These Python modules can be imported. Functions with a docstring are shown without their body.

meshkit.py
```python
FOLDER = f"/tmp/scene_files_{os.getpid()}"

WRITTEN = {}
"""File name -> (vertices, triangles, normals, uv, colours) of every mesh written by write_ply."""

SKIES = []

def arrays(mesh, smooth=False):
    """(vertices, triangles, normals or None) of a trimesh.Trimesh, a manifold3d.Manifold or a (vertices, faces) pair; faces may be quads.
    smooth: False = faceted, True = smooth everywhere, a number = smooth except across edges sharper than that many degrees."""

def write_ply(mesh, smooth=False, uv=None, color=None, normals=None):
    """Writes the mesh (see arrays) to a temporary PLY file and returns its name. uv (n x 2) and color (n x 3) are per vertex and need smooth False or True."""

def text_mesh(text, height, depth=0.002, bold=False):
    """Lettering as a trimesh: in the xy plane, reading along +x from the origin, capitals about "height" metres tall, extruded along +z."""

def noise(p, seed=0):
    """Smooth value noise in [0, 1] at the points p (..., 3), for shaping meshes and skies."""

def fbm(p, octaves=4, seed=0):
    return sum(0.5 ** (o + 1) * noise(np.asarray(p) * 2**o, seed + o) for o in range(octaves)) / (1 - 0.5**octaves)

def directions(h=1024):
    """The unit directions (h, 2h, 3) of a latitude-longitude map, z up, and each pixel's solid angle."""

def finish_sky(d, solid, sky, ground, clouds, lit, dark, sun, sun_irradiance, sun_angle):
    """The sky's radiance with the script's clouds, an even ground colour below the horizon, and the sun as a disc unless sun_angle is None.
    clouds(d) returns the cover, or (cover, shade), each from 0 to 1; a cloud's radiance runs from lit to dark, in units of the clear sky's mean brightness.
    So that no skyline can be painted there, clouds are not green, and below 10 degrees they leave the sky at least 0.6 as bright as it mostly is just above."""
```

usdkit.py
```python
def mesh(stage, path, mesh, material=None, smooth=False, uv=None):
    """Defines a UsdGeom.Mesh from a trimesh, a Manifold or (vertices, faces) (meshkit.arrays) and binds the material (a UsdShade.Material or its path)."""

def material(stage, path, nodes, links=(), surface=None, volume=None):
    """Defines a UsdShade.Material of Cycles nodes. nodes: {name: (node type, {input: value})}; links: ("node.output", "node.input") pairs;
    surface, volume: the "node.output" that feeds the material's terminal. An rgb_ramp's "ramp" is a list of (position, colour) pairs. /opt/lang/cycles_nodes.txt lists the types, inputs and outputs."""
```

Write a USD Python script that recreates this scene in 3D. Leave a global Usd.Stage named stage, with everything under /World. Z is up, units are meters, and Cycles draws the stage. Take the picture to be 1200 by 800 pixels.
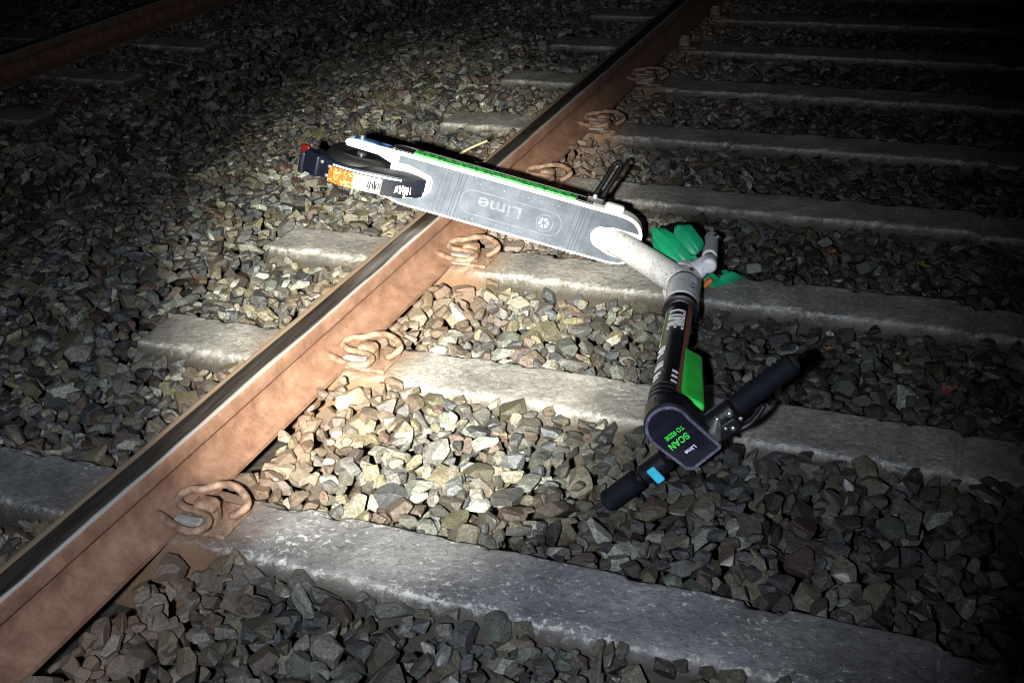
import math
import numpy as np
import trimesh
import manifold3d as m3
import shapely.geometry as sg
import shapely.affinity as sa
from scipy.spatial import HalfspaceIntersection, ConvexHull
from pxr import Gf, Sdf, Usd, UsdGeom, UsdLux, UsdShade, Vt
import usdkit
import meshkit

stage = Usd.Stage.CreateInMemory()
UsdGeom.SetStageUpAxis(stage, 'Z')
UsdGeom.SetStageMetersPerUnit(stage, 1.0)
world = UsdGeom.Xform.Define(stage, '/World')
stage.SetDefaultPrim(world.GetPrim())
V = np.array

# ------------------------------------------------------------------ camera, night sky, torch
CAM_R = V([[0.92813217, -0.13242045, 0.34790156], [0.36878279, 0.45436336, -0.81089653], [-0.05069444, 0.88091927, 0.47054364]])
CAM_C = V([1.33953434, -1.44072839, 1.28972252])
FOCAL = 1.12136            # in picture widths
cam = UsdGeom.Camera.Define(stage, '/World/camera')
cam.CreateHorizontalApertureAttr(36.0)
cam.CreateVerticalApertureAttr(24.0)
cam.CreateFocalLengthAttr(36.0 * FOCAL)
cam.CreateClippingRangeAttr(Gf.Vec2f(0.05, 500))
mat4 = np.eye(4); mat4[:3, :3] = CAM_R.T; mat4[3, :3] = CAM_C
cam.AddTransformOp().Set(Gf.Matrix4d(mat4.tolist()))
cam.CreateExposureAttr(0.0)

SUN_DIR = V([-0.5, 0.62, 0.6]); SUN_DIR = SUN_DIR / np.linalg.norm(SUN_DIR)
usdkit.material(stage, '/World/Looks/night_sky', {
    's': ('sky_texture', {'sky_type': 'single_scattering', 'sun_disc': False, 'sun_elevation': float(math.asin(SUN_DIR[2])), 'sun_rotation': float(math.atan2(SUN_DIR[0], SUN_DIR[1]))}),
    'b': ('background_shader', {'strength': 0.00006})}, [('s.color', 'b.color')], surface='b.background')
dome = UsdLux.DomeLight.Define(stage, '/World/sky')
UsdShade.MaterialBindingAPI.Apply(dome.GetPrim()).Bind(UsdShade.Material.Get(stage, '/World/Looks/night_sky'))


def look_matrix(eye, target):
    z = V(eye) - V(target); z = z / np.linalg.norm(z)
    x = np.cross([0, 0, 1.0], z); x /= np.linalg.norm(x)
    y = np.cross(z, x)
    m = np.eye(4); m[0, :3] = x; m[1, :3] = y; m[2, :3] = z; m[3, :3] = eye
    return Gf.Matrix4d(m.tolist())


moon = UsdLux.DistantLight.Define(stage, '/World/moon')
moon.CreateIntensityAttr(0.0008); moon.CreateAngleAttr(0.5); moon.CreateColorAttr(Gf.Vec3f(0.8, 0.88, 1.0))
UsdLux.LightAPI(moon.GetPrim()).GetNormalizeAttr().Set(True) if UsdLux.LightAPI(moon.GetPrim()).GetNormalizeAttr() else moon.CreateNormalizeAttr(True)
moon.AddTransformOp().Set(look_matrix(SUN_DIR * 10, (0, 0, 0)))

# the torch in the photographer's left hand: a warm hot spot inside a wide cool spill
TORCH = CAM_C + CAM_R @ V([-0.17, -0.05, 0.0])


def torch(name, target, intensity, cone, soft, color, radius=0.028):
    l = UsdLux.SphereLight.Define(stage, '/World/' + name)
    l.CreateRadiusAttr(radius); l.CreateIntensityAttr(intensity); l.CreateColorAttr(Gf.Vec3f(*color)); l.CreateNormalizeAttr(True)
    s = UsdLux.ShapingAPI.Apply(l.GetPrim())
    s.CreateShapingConeAngleAttr(cone); s.CreateShapingConeSoftnessAttr(soft)
    l.AddTransformOp().Set(look_matrix(TORCH, target))


torch('torch_hot_spot', (0.10, 0.84, 0.0), 700.0, 14.2, 1.0, (0.98, 0.94, 0.79))
torch('torch_spill', (0.26, 0.53, 0.0), 80.0, 32.0, 1.0, (0.82, 0.89, 1.0))

# ------------------------------------------------------------------ naming helpers
used = {}


def fresh(parent, name):
    k = (parent, name); n = used.get(k, 0); used[k] = n + 1
    return f'{parent}/{name}' if n == 0 else f'{parent}/{name}_{n:03d}'


def tag(prim, label=None, cat=None, group=None, kind=None):
    for k, v in (('label', label), ('category', cat), ('group', group), ('kind', kind)):
        if v:
            prim.SetCustomDataByKey(k, v)
    return prim


def xf(name, label=None, cat=None, group=None, kind=None, loc=None, M=None, parent='/World'):
    x = UsdGeom.Xform.Define(stage, fresh(parent, name))
    if M is not None:
        m = np.eye(4); m[:3, :3] = V(M).T; m[3, :3] = loc
        x.AddTransformOp().Set(Gf.Matrix4d(m.tolist()))
    elif loc is not None:
        x.AddTranslateOp().Set(Gf.Vec3d(*map(float, loc)))
    tag(x.GetPrim(), label, cat, group, kind)
    return x.GetPath().pathString


def obj(name, mesh, mat, parent='/World', smooth=35, label=None, cat=None, group=None, kind=None):
    m = usdkit.mesh(stage, fresh(parent, name), mesh, MAT[mat] if isinstance(mat, str) else mat, smooth=smooth)
    tag(m.GetPrim(), label, cat, group, kind)
    return m.GetPath().pathString


MAT = {}


def pmat(name, color, rough=0.5, metal=0.0, var=0.0, scale=40.0, color2=None, bump=0.0, bscale=200.0, coat=0.0, spec=0.5, emit=None, lo=0.35, hi=0.7, detail=5.0, rvar=0.0):
    """A principled material whose colour wanders between two tones with noise and which has a fine relief."""
    c = V(color, ) if not np.isscalar(color) else V([color] * 3)
    c2 = V(color2) if color2 is not None else c * (1 - var)
    nodes = {'t': ('texture_coordinate', {}), 'n': ('noise_texture', {'scale': scale, 'detail': detail, 'roughness': 0.6}),
             'r': ('rgb_ramp', {'ramp': [(lo, tuple(c2)), (hi, tuple(c))]}),
             'p': ('principled_bsdf', {'roughness': rough, 'metallic': metal, 'coat_weight': coat, 'specular_ior_level': spec})}
    links = [('t.object', 'n.vector'), ('n.fac', 'r.fac'), ('r.color', 'p.base_color')]
    if rvar:
        nodes['mr'] = ('map_range', {'value': 0.5, 'from_min': 0.3, 'from_max': 0.7, 'to_min': rough - rvar, 'to_max': rough + rvar})
        links += [('n.fac', 'mr.value'), ('mr.result', 'p.roughness')]
    if bump:
        nodes['bn'] = ('noise_texture', {'scale': bscale, 'detail': 4.0, 'roughness': 0.6})
        nodes['b'] = ('bump', {'strength': 1.0, 'distance': bump})
        links += [('t.object', 'bn.vector'), ('bn.fac', 'b.height'), ('b.normal', 'p.normal')]
    if emit:
        nodes['p'][1]['emission_color'] = tuple(emit[:3]); nodes['p'][1]['emission_strength'] = emit[3]
    MAT[name] = usdkit.material(stage, '/World/Looks/' + name, nodes, links, surface='p.BSDF')
    return MAT[name]


# ------------------------------------------------------------------ materials
def rust_stain_nodes(nodes, links, color_out, inner, outer, tint, amount):
    """Rust dust blown off the running rail: tints a surface close to a rail (|x - rail| small)."""
    nodes['geo'] = ('geometry', {})
    nodes['sx'] = ('separate_xyz', {})
    nodes['ab'] = ('math', {'math_type': 'absolute'})
    nodes['dn'] = ('noise_texture', {'scale': 9.0, 'detail': 4.0})
    nodes['dm'] = ('math', {'math_type': 'multiply_add', 'value2': 0.16, 'value3': -0.08})
    nodes['da'] = ('math', {'math_type': 'add'})
    nodes['ds'] = ('map_range', {'range_type': 'smoothstep', 'from_min': inner, 'from_max': outer, 'to_min': amount, 'to_max': 0.0, 'clamp': True})
    nodes['dx'] = ('mix', {'mix_type': 'mix', 'color2': tint})
    links += [('geo.position', 'sx.vector'), ('sx.x', 'ab.value1'), ('geo.position', 'dn.vector'), ('dn.fac', 'dm.value1'), ('ab.value', 'da.value1'), ('dm.value', 'da.value2'),
              ('da.value', 'ds.value'), ('ds.result', 'dx.fac'), (color_out, 'dx.color1')]
    return 'dx.color'


def stone_mat(name, color, color2, rough=0.78):
    nodes = {'t': ('texture_coordinate', {}), 'g0': ('geometry', {}), 'o': ('object_info', {}),
             'n': ('noise_texture', {'scale': 55.0, 'detail': 7.0, 'roughness': 0.68, 'distortion': 0.8}),
             'r': ('rgb_ramp', {'ramp': [(0.32, tuple(color2)), (0.68, tuple(color))]}),
             'ob': ('map_range', {'from_min': 0.0, 'from_max': 1.0, 'to_min': 0.45, 'to_max': 1.55}),
             'ml': ('vector_math', {'vector_math_type': 'scale', 'math_type': 'scale'}),
             'sp': ('noise_texture', {'scale': 230.0, 'detail': 4.0}),
             'sr': ('rgb_ramp', {'ramp': [(0.36, (0.5, 0.5, 0.5)), (0.5, (1, 1, 1)), (0.64, (1.7, 1.7, 1.65))]}),
             'mm': ('mix', {'mix_type': 'multiply', 'fac': 0.8}),
             'bn': ('noise_texture', {'scale': 85.0, 'detail': 7.0, 'roughness': 0.72}), 'b': ('bump', {'strength': 1.0, 'distance': 0.006}),
             'p': ('principled_bsdf', {'roughness': rough * .58, 'specular_ior_level': 0.6, 'coat_weight': 0.15, 'coat_roughness': 0.28})}
    nodes['ml'] = ('vector_math', {'math_type': 'scale'})
    links = [('g0.position', 'n.vector'), ('n.fac', 'r.fac'), ('o.random', 'ob.value'), ('r.color', 'ml.vector1'), ('ob.result', 'ml.scale'),
             ('g0.position', 'sp.vector'), ('sp.fac', 'sr.fac'), ('ml.vector', 'mm.color1'), ('sr.color', 'mm.color2'),
             ('g0.position', 'bn.vector'), ('bn.fac', 'b.height'), ('b.normal', 'p.normal')]
    nodes['gg'] = ('map_range', {'range_type': 'smoothstep', 'from_min': 0.12, 'from_max': 0.62, 'to_min': 1.0, 'to_max': 0.42, 'clamp': True})  # stones painted darker outside the torch pool: track grime and dimmer light in one
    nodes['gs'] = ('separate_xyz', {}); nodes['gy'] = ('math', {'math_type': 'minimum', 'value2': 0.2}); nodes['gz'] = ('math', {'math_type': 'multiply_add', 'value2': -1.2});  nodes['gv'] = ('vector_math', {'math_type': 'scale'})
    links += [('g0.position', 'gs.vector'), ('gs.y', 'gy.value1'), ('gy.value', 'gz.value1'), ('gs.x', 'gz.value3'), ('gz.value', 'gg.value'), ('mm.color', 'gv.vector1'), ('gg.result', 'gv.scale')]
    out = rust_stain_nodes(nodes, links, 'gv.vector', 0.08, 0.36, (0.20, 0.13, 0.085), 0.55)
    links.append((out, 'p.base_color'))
    MAT[name] = usdkit.material(stage, '/World/Looks/' + name, nodes, links, surface='p.BSDF')


STONES = ['stone_grey', 'stone_mid_grey', 'stone_slate', 'stone_tan', 'stone_olive', 'stone_brown', 'stone_red_brown', 'stone_green_grey', 'stone_pale', 'stone_dark']
STONE_P = [.17, .14, .10, .13, .12, .11, .065, .065, .045, .055]
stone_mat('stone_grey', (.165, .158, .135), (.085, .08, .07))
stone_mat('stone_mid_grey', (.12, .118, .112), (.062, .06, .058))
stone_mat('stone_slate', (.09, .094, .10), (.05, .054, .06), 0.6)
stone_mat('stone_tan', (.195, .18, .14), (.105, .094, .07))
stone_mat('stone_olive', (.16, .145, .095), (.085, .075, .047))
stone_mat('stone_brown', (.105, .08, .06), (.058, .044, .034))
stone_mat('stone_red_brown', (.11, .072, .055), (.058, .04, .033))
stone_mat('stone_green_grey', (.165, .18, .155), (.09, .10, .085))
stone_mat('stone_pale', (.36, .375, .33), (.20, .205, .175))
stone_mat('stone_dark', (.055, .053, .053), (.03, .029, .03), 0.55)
pmat('bed_soil', (.055, .047, .038), 0.95, color2=(.025, .021, .018), scale=25, bump=.01, bscale=60)


def concrete_mat(name, k, warm):
    nodes = {'g0': ('geometry', {}), 't': ('texture_coordinate', {}), 'o': ('object_info', {}),
             'n1': ('noise_texture', {'scale': 6.0, 'detail': 8.0, 'roughness': 0.7, 'distortion': 0.4}),
             'r1': ('rgb_ramp', {'ramp': [(0.3, tuple(k * V([.11, .11, .112]) * warm)), (0.5, tuple(k * V([.215, .213, .212]) * warm)), (0.7, tuple(k * V([.36, .355, .345]) * warm))]}),
             # pale lime flecks and drag marks, stretched askew
             'mp': ('mapping', {'rotation': (0, 0, 0.5), 'scale': (1.0, 1.25, 1.0)}),
             'n2': ('noise_texture', {'scale': 60.0, 'detail': 8.0, 'roughness': 0.78, 'distortion': 0.3}),
             'lf': ('noise_texture', {'scale': 5.0, 'detail': 3.0}), 'l2': ('math', {'math_type': 'multiply_add', 'value2': 0.22, 'value3': -0.12}), 'l3': ('math', {'math_type': 'add'}), 'l4': ('math', {'math_type': 'multiply_add', 'value2': 0.06}),
             'r2': ('map_range', {'from_min': 0.57, 'from_max': 0.61, 'to_min': 0.0, 'to_max': 0.9, 'clamp': True}),
             'm2': ('mix', {'mix_type': 'mix', 'color2': (.60, .60, .57)}),
             # dark grit
             'n3': ('noise_texture', {'scale': 75.0, 'detail': 5.0, 'roughness': 0.65}),
             'r3': ('rgb_ramp', {'ramp': [(0.36, (.6, .59, .57)), (0.5, (1, 1, 1)), (0.68, (1.15, 1.15, 1.15))]}),
             'm3': ('mix', {'mix_type': 'multiply', 'fac': 0.85}),
             'at': ('attribute', {'attribute': 'edge'}),
             'n5': ('noise_texture', {'scale': 55.0, 'detail': 5.0, 'roughness': 0.7}),
             'e1': ('math', {'math_type': 'multiply'}), 'e2': ('map_range', {'from_min': 0.44, 'from_max': 0.58, 'to_min': 0.0, 'to_max': 0.6, 'clamp': True}),
             'm5': ('mix', {'mix_type': 'mix', 'color2': (.58, .56, .52)}),
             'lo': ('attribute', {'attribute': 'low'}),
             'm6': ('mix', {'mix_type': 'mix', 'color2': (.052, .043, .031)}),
             'bn': ('noise_texture', {'scale': 60.0, 'detail': 9.0, 'roughness': 0.8}), 'b': ('bump', {'strength': 1.0, 'distance': 0.010}),
             'p': ('principled_bsdf', {'roughness': 0.6, 'specular_ior_level': 0.4})}
    links = [('g0.position', 'n1.vector'), ('n1.fac', 'r1.fac'), ('g0.position', 'mp.vector'), ('mp.vector', 'n2.vector'), ('g0.position', 'lf.vector'), ('lf.fac', 'l2.value1'), ('n2.fac', 'l3.value1'), ('l2.value', 'l3.value2'), ('at.fac', 'l4.value1'), ('l3.value', 'l4.value3'), ('l4.value', 'r2.value'), ('r2.result', 'm2.fac'), ('r1.color', 'm2.color1'),
             ('g0.position', 'n3.vector'), ('n3.fac', 'r3.fac'), ('m2.color', 'm3.color1'), ('r3.color', 'm3.color2'),
             ('g0.position', 'n5.vector'), ('at.fac', 'e1.value1'), ('n5.fac', 'e1.value2'), ('e1.value', 'e2.value'), ('e2.result', 'm5.fac'), ('m3.color', 'm5.color1'),
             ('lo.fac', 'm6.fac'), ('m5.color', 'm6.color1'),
             ('g0.position', 'bn.vector'), ('bn.fac', 'b.height'), ('b.normal', 'p.normal')]
    out = rust_stain_nodes(nodes, links, 'm6.color', 0.10, 0.26, (.26, .15, .085), 0.8)
    links.append((out, 'p.base_color'))
    MAT[name] = usdkit.material(stage, '/World/Looks/' + name, nodes, links, surface='p.BSDF')


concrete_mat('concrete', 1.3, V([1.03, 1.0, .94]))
concrete_mat('dark_concrete', .88, V([.97, .98, 1.04]))  # nearest sleeper only: darker and bluer tone than the others
pmat('rust', (.50, .275, .155), 0.8, color2=(.33, .155, .075), scale=14, bump=.0012, bscale=260, lo=.38, hi=.62, detail=8)
pmat('rust_clip', (.33, .22, .155), 0.55, color2=(.11, .064, .042), scale=45, bump=.002, bscale=300)
pmat('insulator_grey', (.30, .30, .29), 0.6, color2=(.17, .15, .13), scale=60, bump=.0006)


def rail_mat():
    """Rust all over; the running band of the head is worn to dark steel that shines at the gauge corner."""
    nodes = {'t': ('texture_coordinate', {}), 's': ('separate_xyz', {}),
             'n': ('noise_texture', {'scale': 16.0, 'detail': 10.0, 'roughness': 0.78}), 'r': ('rgb_ramp', {'ramp': [(0.30, (.10, .050, .032)), (0.45, (.17, .091, .060)), (0.58, (.235, .132, .090)), (0.72, (.32, .195, .138))]}),
             'mp': ('mapping', {'scale': (9.0, 0.5, 9.0)}),
             'n2': ('noise_texture', {'scale': 12.0, 'detail': 4.0}),
             'r2': ('rgb_ramp', {'ramp': [(0.35, (.16, .125, .105)), (0.65, (.30, .27, .25))]}),
             'wob': ('noise_texture', {'scale': 5.0, 'detail': 3.0}), 'wm': ('math', {'math_type': 'multiply_add', 'value2': 0.010, 'value3': -0.005}), 'wx': ('math', {'math_type': 'add'}),
             'xa': ('map_range', {'range_type': 'smoothstep', 'from_min': -0.013, 'from_max': -0.009, 'to_min': 0.0, 'to_max': 1.0, 'clamp': True}),
             'za': ('map_range', {'range_type': 'smoothstep', 'from_min': 0.129, 'from_max': 0.1325, 'to_min': 0.0, 'to_max': 1.0, 'clamp': True}),
             'ma': ('math', {'math_type': 'multiply'}),
             'gl': ('map_range', {'range_type': 'smoothstep', 'from_min': 0.025, 'from_max': 0.030, 'to_min': 0.30, 'to_max': 0.55, 'clamp': True}),
             'gc': ('map_range', {'range_type': 'smoothstep', 'from_min': 0.0265, 'from_max': 0.030, 'to_min': 0.0, 'to_max': 1.0, 'clamp': True}), 'gm': ('mix', {'color2': (.80, .77, .74)}),
             'fx': ('map_range', {'range_type': 'smoothstep', 'from_min': -0.006, 'from_max': -0.012, 'to_min': 0.0, 'to_max': 0.8, 'clamp': True}), 'fz': ('map_range', {'from_min': 0.12, 'from_max': 0.13, 'to_min': 0.0, 'to_max': 1.0, 'clamp': True}), 'fm': ('math', {'math_type': 'multiply'}), 'fc': ('mix', {'color2': (.25, .195, .13)}),
             'bn': ('noise_texture', {'scale': 420.0, 'detail': 5.0}), 'b': ('bump', {'strength': 1.0, 'distance': 0.0006}),
             'p': ('principled_bsdf', {'roughness': 0.62, 'specular_ior_level': 0.4}), 'pm': ('principled_bsdf', {'metallic': 0.9, 'roughness': 0.3}),
             'mx': ('mix_closure', {})}
    links = [('t.object', 's.vector'), ('t.object', 'n.vector'), ('n.fac', 'r.fac'), ('s.x', 'fx.value'), ('s.z', 'fz.value'), ('fx.result', 'fm.value1'), ('fz.result', 'fm.value2'), ('fm.value', 'fc.fac'), ('r.color', 'fc.color1'), ('fc.color', 'p.base_color'), ('t.object', 'mp.vector'), ('mp.vector', 'n2.vector'), ('n2.fac', 'r2.fac'), ('wx.value', 'gc.value'), ('gc.result', 'gm.fac'), ('r2.color', 'gm.color1'), ('gm.color', 'pm.base_color'),
             ('t.object', 'wob.vector'), ('wob.fac', 'wm.value1'), ('s.x', 'wx.value1'), ('wm.value', 'wx.value2'), ('wx.value', 'xa.value'), ('s.z', 'za.value'), ('xa.result', 'ma.value1'), ('za.result', 'ma.value2'),
             ('wx.value', 'gl.value'), ('gl.result', 'pm.roughness'), ('t.object', 'bn.vector'), ('bn.fac', 'b.height'), ('b.normal', 'p.normal'),
             ('ma.value', 'mx.fac'), ('p.BSDF', 'mx.closure1'), ('pm.BSDF', 'mx.closure2')]
    MAT['rail_steel'] = usdkit.material(stage, '/World/Looks/rail_steel', nodes, links, surface='mx.closure')


rail_mat()
pmat('white_paint', (.82, .82, .83), 0.4, color2=(.50, .49, .48), scale=34, bump=.0004, bscale=300, lo=.25, hi=.5, coat=.1)


def dirty_white():
    nodes = {'t': ('texture_coordinate', {}), 'n': ('noise_texture', {'scale': 22.0, 'detail': 5.0, 'roughness': 0.6}), 'r': ('rgb_ramp', {'ramp': [(0.3, (.50, .49, .48)), (0.5, (.66, .66, .66))]}),
             'v': ('noise_texture', {'scale': 75.0, 'detail': 6.0, 'roughness': 0.7, 'distortion': 1.5}), 'vr': ('map_range', {'from_min': 0.535, 'from_max': 0.63, 'to_min': 0.0, 'to_max': 0.75, 'clamp': True}),
             'm': ('mix', {'mix_type': 'mix', 'color2': (.22, .21, .2)}), 'p': ('principled_bsdf', {'roughness': 0.45})}
    links = [('t.object', 'n.vector'), ('n.fac', 'r.fac'), ('t.object', 'v.vector'), ('v.fac', 'vr.value'), ('vr.result', 'm.fac'), ('r.color', 'm.color1'), ('m.color', 'p.base_color')]
    MAT['scuffed_white'] = usdkit.material(stage, '/World/Looks/scuffed_white', nodes, links, surface='p.BSDF')


dirty_white()
pmat('grip_mat', (.112, .135, .172), 0.7, color2=(.062, .074, .094), scale=17, lo=.3, hi=.62, detail=9, bump=.0022, bscale=700)
pmat('mat_mark', (.165, .19, .23), 0.6, color2=(.085, .10, .125), scale=50)
pmat('plate_white', (.30, .30, .30), 0.5, color2=(.16, .16, .17), scale=120, lo=.4, hi=.52)
pmat('mat_white', (.72, .73, .74), 0.5, color2=(.5, .51, .52), scale=90)
pmat('mat_dark', (.055, .065, .085), 0.8, color2=(.05, .055, .07))
pmat('black_plastic', (.007, .007, .010), 0.36, spec=.4, color2=(.006, .006, .008), scale=40, bump=.0005, bscale=400)
pmat('navy_plastic', (.006, .008, .019), 0.38, spec=.4, color2=(.004, .005, .010), scale=40, bump=.0004, bscale=400)
pmat('rubber', (.007, .007, .008), 0.5, spec=.35, color2=(.006, .006, .007), scale=50, bump=.001, bscale=300)
pmat('grip_rubber', (.003, .004, .009), 0.75, spec=.2, color2=(.002, .003, .007), scale=60, bump=.001, bscale=500)
pmat('green_plastic', (.011, .42, .18), 0.38, color2=(.008, .30, .13), scale=18, coat=.2)
pmat('bright_green', (.045, .72, .09), 0.4, color2=(.035, .55, .07), scale=25, coat=.2, bump=.0006)
pmat('stripe_green', (.05, .42, .08), 0.5, color2=(.012, .085, .025), scale=95, lo=.42, hi=.56)
pmat('lime_line', (.30, .62, .08), 0.4)
pmat('white_print', (.80, .80, .80), 0.5, color2=(.62, .62, .62), scale=80)
pmat('orange_print', (.30, .085, .010), 0.45, color2=(.42, .26, .12), scale=110, lo=.42, hi=.5)
pmat('orange_reflector', (.80, .16, .03), 0.25, coat=.6)
pmat('red_stripe', (.42, .13, .07), 0.4, color2=(.25, .07, .045), scale=40)
pmat('red_lens', (.085, .006, .008), 0.15, coat=.7)
pmat('blue_sticker', (.10, .24, .62), 0.4, color2=(.015, .03, .10), scale=26, lo=.42, hi=.58)
pmat('cyan_button', (.06, .50, .68), 0.35, color2=(.04, .36, .52), scale=60)
pmat('cyan_edge', (.42, .70, .74), 0.4)
pmat('bare_metal', (.62, .62, .62), 0.32, metal=0.9, color2=(.45, .45, .45), scale=80)
pmat('dark_metal', (.20, .20, .22), 0.35, metal=0.8, color2=(.10, .10, .11), scale=60)
pmat('violet_grey_metal', (.30, .29, .40), 0.42, metal=0.7, color2=(.10, .10, .15), scale=50)
pmat('screen_glass', (.008, .008, .016), 0.12, coat=.5)
pmat('screen_green', (.02, .5, .03), 0.4, emit=(.12, 1.0, .16, 0.22))
pmat('screen_white', (.5, .5, .7), 0.4, emit=(.72, .70, 1.0, 0.25))
pmat('leaf_brown', (.20, .115, .045), 0.7, color2=(.10, .055, .025), scale=60)
pmat('leaf_orange', (.55, .22, .05), 0.65, color2=(.32, .11, .03), scale=60)
pmat('leaf_red', (.16, .045, .03), 0.65, color2=(.08, .026, .02), scale=60)
pmat('leaf_yellow', (.42, .27, .08), 0.65, color2=(.24, .14, .04), scale=60)
pmat('straw', (.50, .45, .32), 0.6, color2=(.36, .31, .2), scale=80)
pmat('twig_bark', (.16, .12, .085), 0.8, color2=(.08, .06, .045), scale=80)

# ------------------------------------------------------------------ mesh helpers


def cat(ms):
    return trimesh.util.concatenate([m for m in ms if m is not None])


def tm(man):
    m = man.to_mesh()
    return trimesh.Trimesh(m.vert_properties[:, :3], m.tri_verts, process=False)


def rbox(c, size, r=0.004, R=None, seg=8):
    s = V(size) / 2 - r
    sp = m3.Manifold.sphere(r, seg)
    man = m3.Manifold.batch_hull([sp.translate([a * s[0], b * s[1], d * s[2]]) for a in (-1, 1) for b in (-1, 1) for d in (-1, 1)])
    t = tm(man)
    if R is not None:
        t.vertices = t.vertices @ V(R).T
    t.apply_translation(c)
    return t


def frames(P):
    P = V(P, dtype=float) if False else np.asarray(P, float)
    T = np.gradient(P, axis=0); T /= np.linalg.norm(T, axis=1)[:, None]
    ref = V([0.0, 0, 1]) if abs(T[0][2]) < .9 else V([1.0, 0, 0])
    n = np.cross(T[0], ref); n /= np.linalg.norm(n); N = []
    for t in T:
        n = n - t * (n @ t); n /= np.linalg.norm(n); N.append(n.copy())
    N = np.array(N)
    return T, N, np.cross(T, N)


def tube(P, r, n=16, sx=1.0, sy=1.0):
    """A tapered tube along points P with closed, slightly rounded ends."""
    P = np.asarray(P, float); r = np.broadcast_to(np.asarray(r, float), (len(P),)).copy()
    T, N, B = frames(P)
    e0, e1 = P[0] - T[0] * 1e-4, P[-1] + T[-1] * 1e-4
    a = np.linspace(0, 2 * np.pi, n, endpoint=False)
    ring = lambda p, N_, B_, rr: p + rr * (sx * np.cos(a)[:, None] * N_ + sy * np.sin(a)[:, None] * B_)
    rings = [ring(P[0], N[0], B[0], r[0] * .82)]
    c = min(r[0], r[-1]) * .18
    rings += [ring(P[i] + (T[i] * c if i == 0 else (-T[i] * c if i == len(P) - 1 else 0)), N[i], B[i], r[i]) for i in range(len(P))]
    rings += [ring(P[-1], N[-1], B[-1], r[-1] * .82)]
    v = np.vstack(rings + [e0[None], e1[None]]); f = []
    m = len(rings)
    i = np.arange(n); j = (i + 1) % n
    for k in range(m - 1):
        f += [np.stack([k * n + i, k * n + j, (k + 1) * n + j], 1), np.stack([k * n + i, (k + 1) * n + j, (k + 1) * n + i], 1)]
    f += [np.stack([j, i, np.full(n, m * n)], 1), np.stack([(m - 1) * n + i, (m - 1) * n + j, np.full(n, m * n + 1)], 1)]
    t = trimesh.Trimesh(v, np.vstack(f), process=False)
    if t.volume < 0:
        t.invert()
    return t


def spline(P, n=40):
    from scipy.interpolate import CubicSpline
    P = np.asarray(P, float)
    d = np.r_[0, np.cumsum(np.linalg.norm(np.diff(P, axis=0), axis=1) ** .6)]
    return CubicSpline(d, P)(np.linspace(0, d[-1], n))


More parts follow.
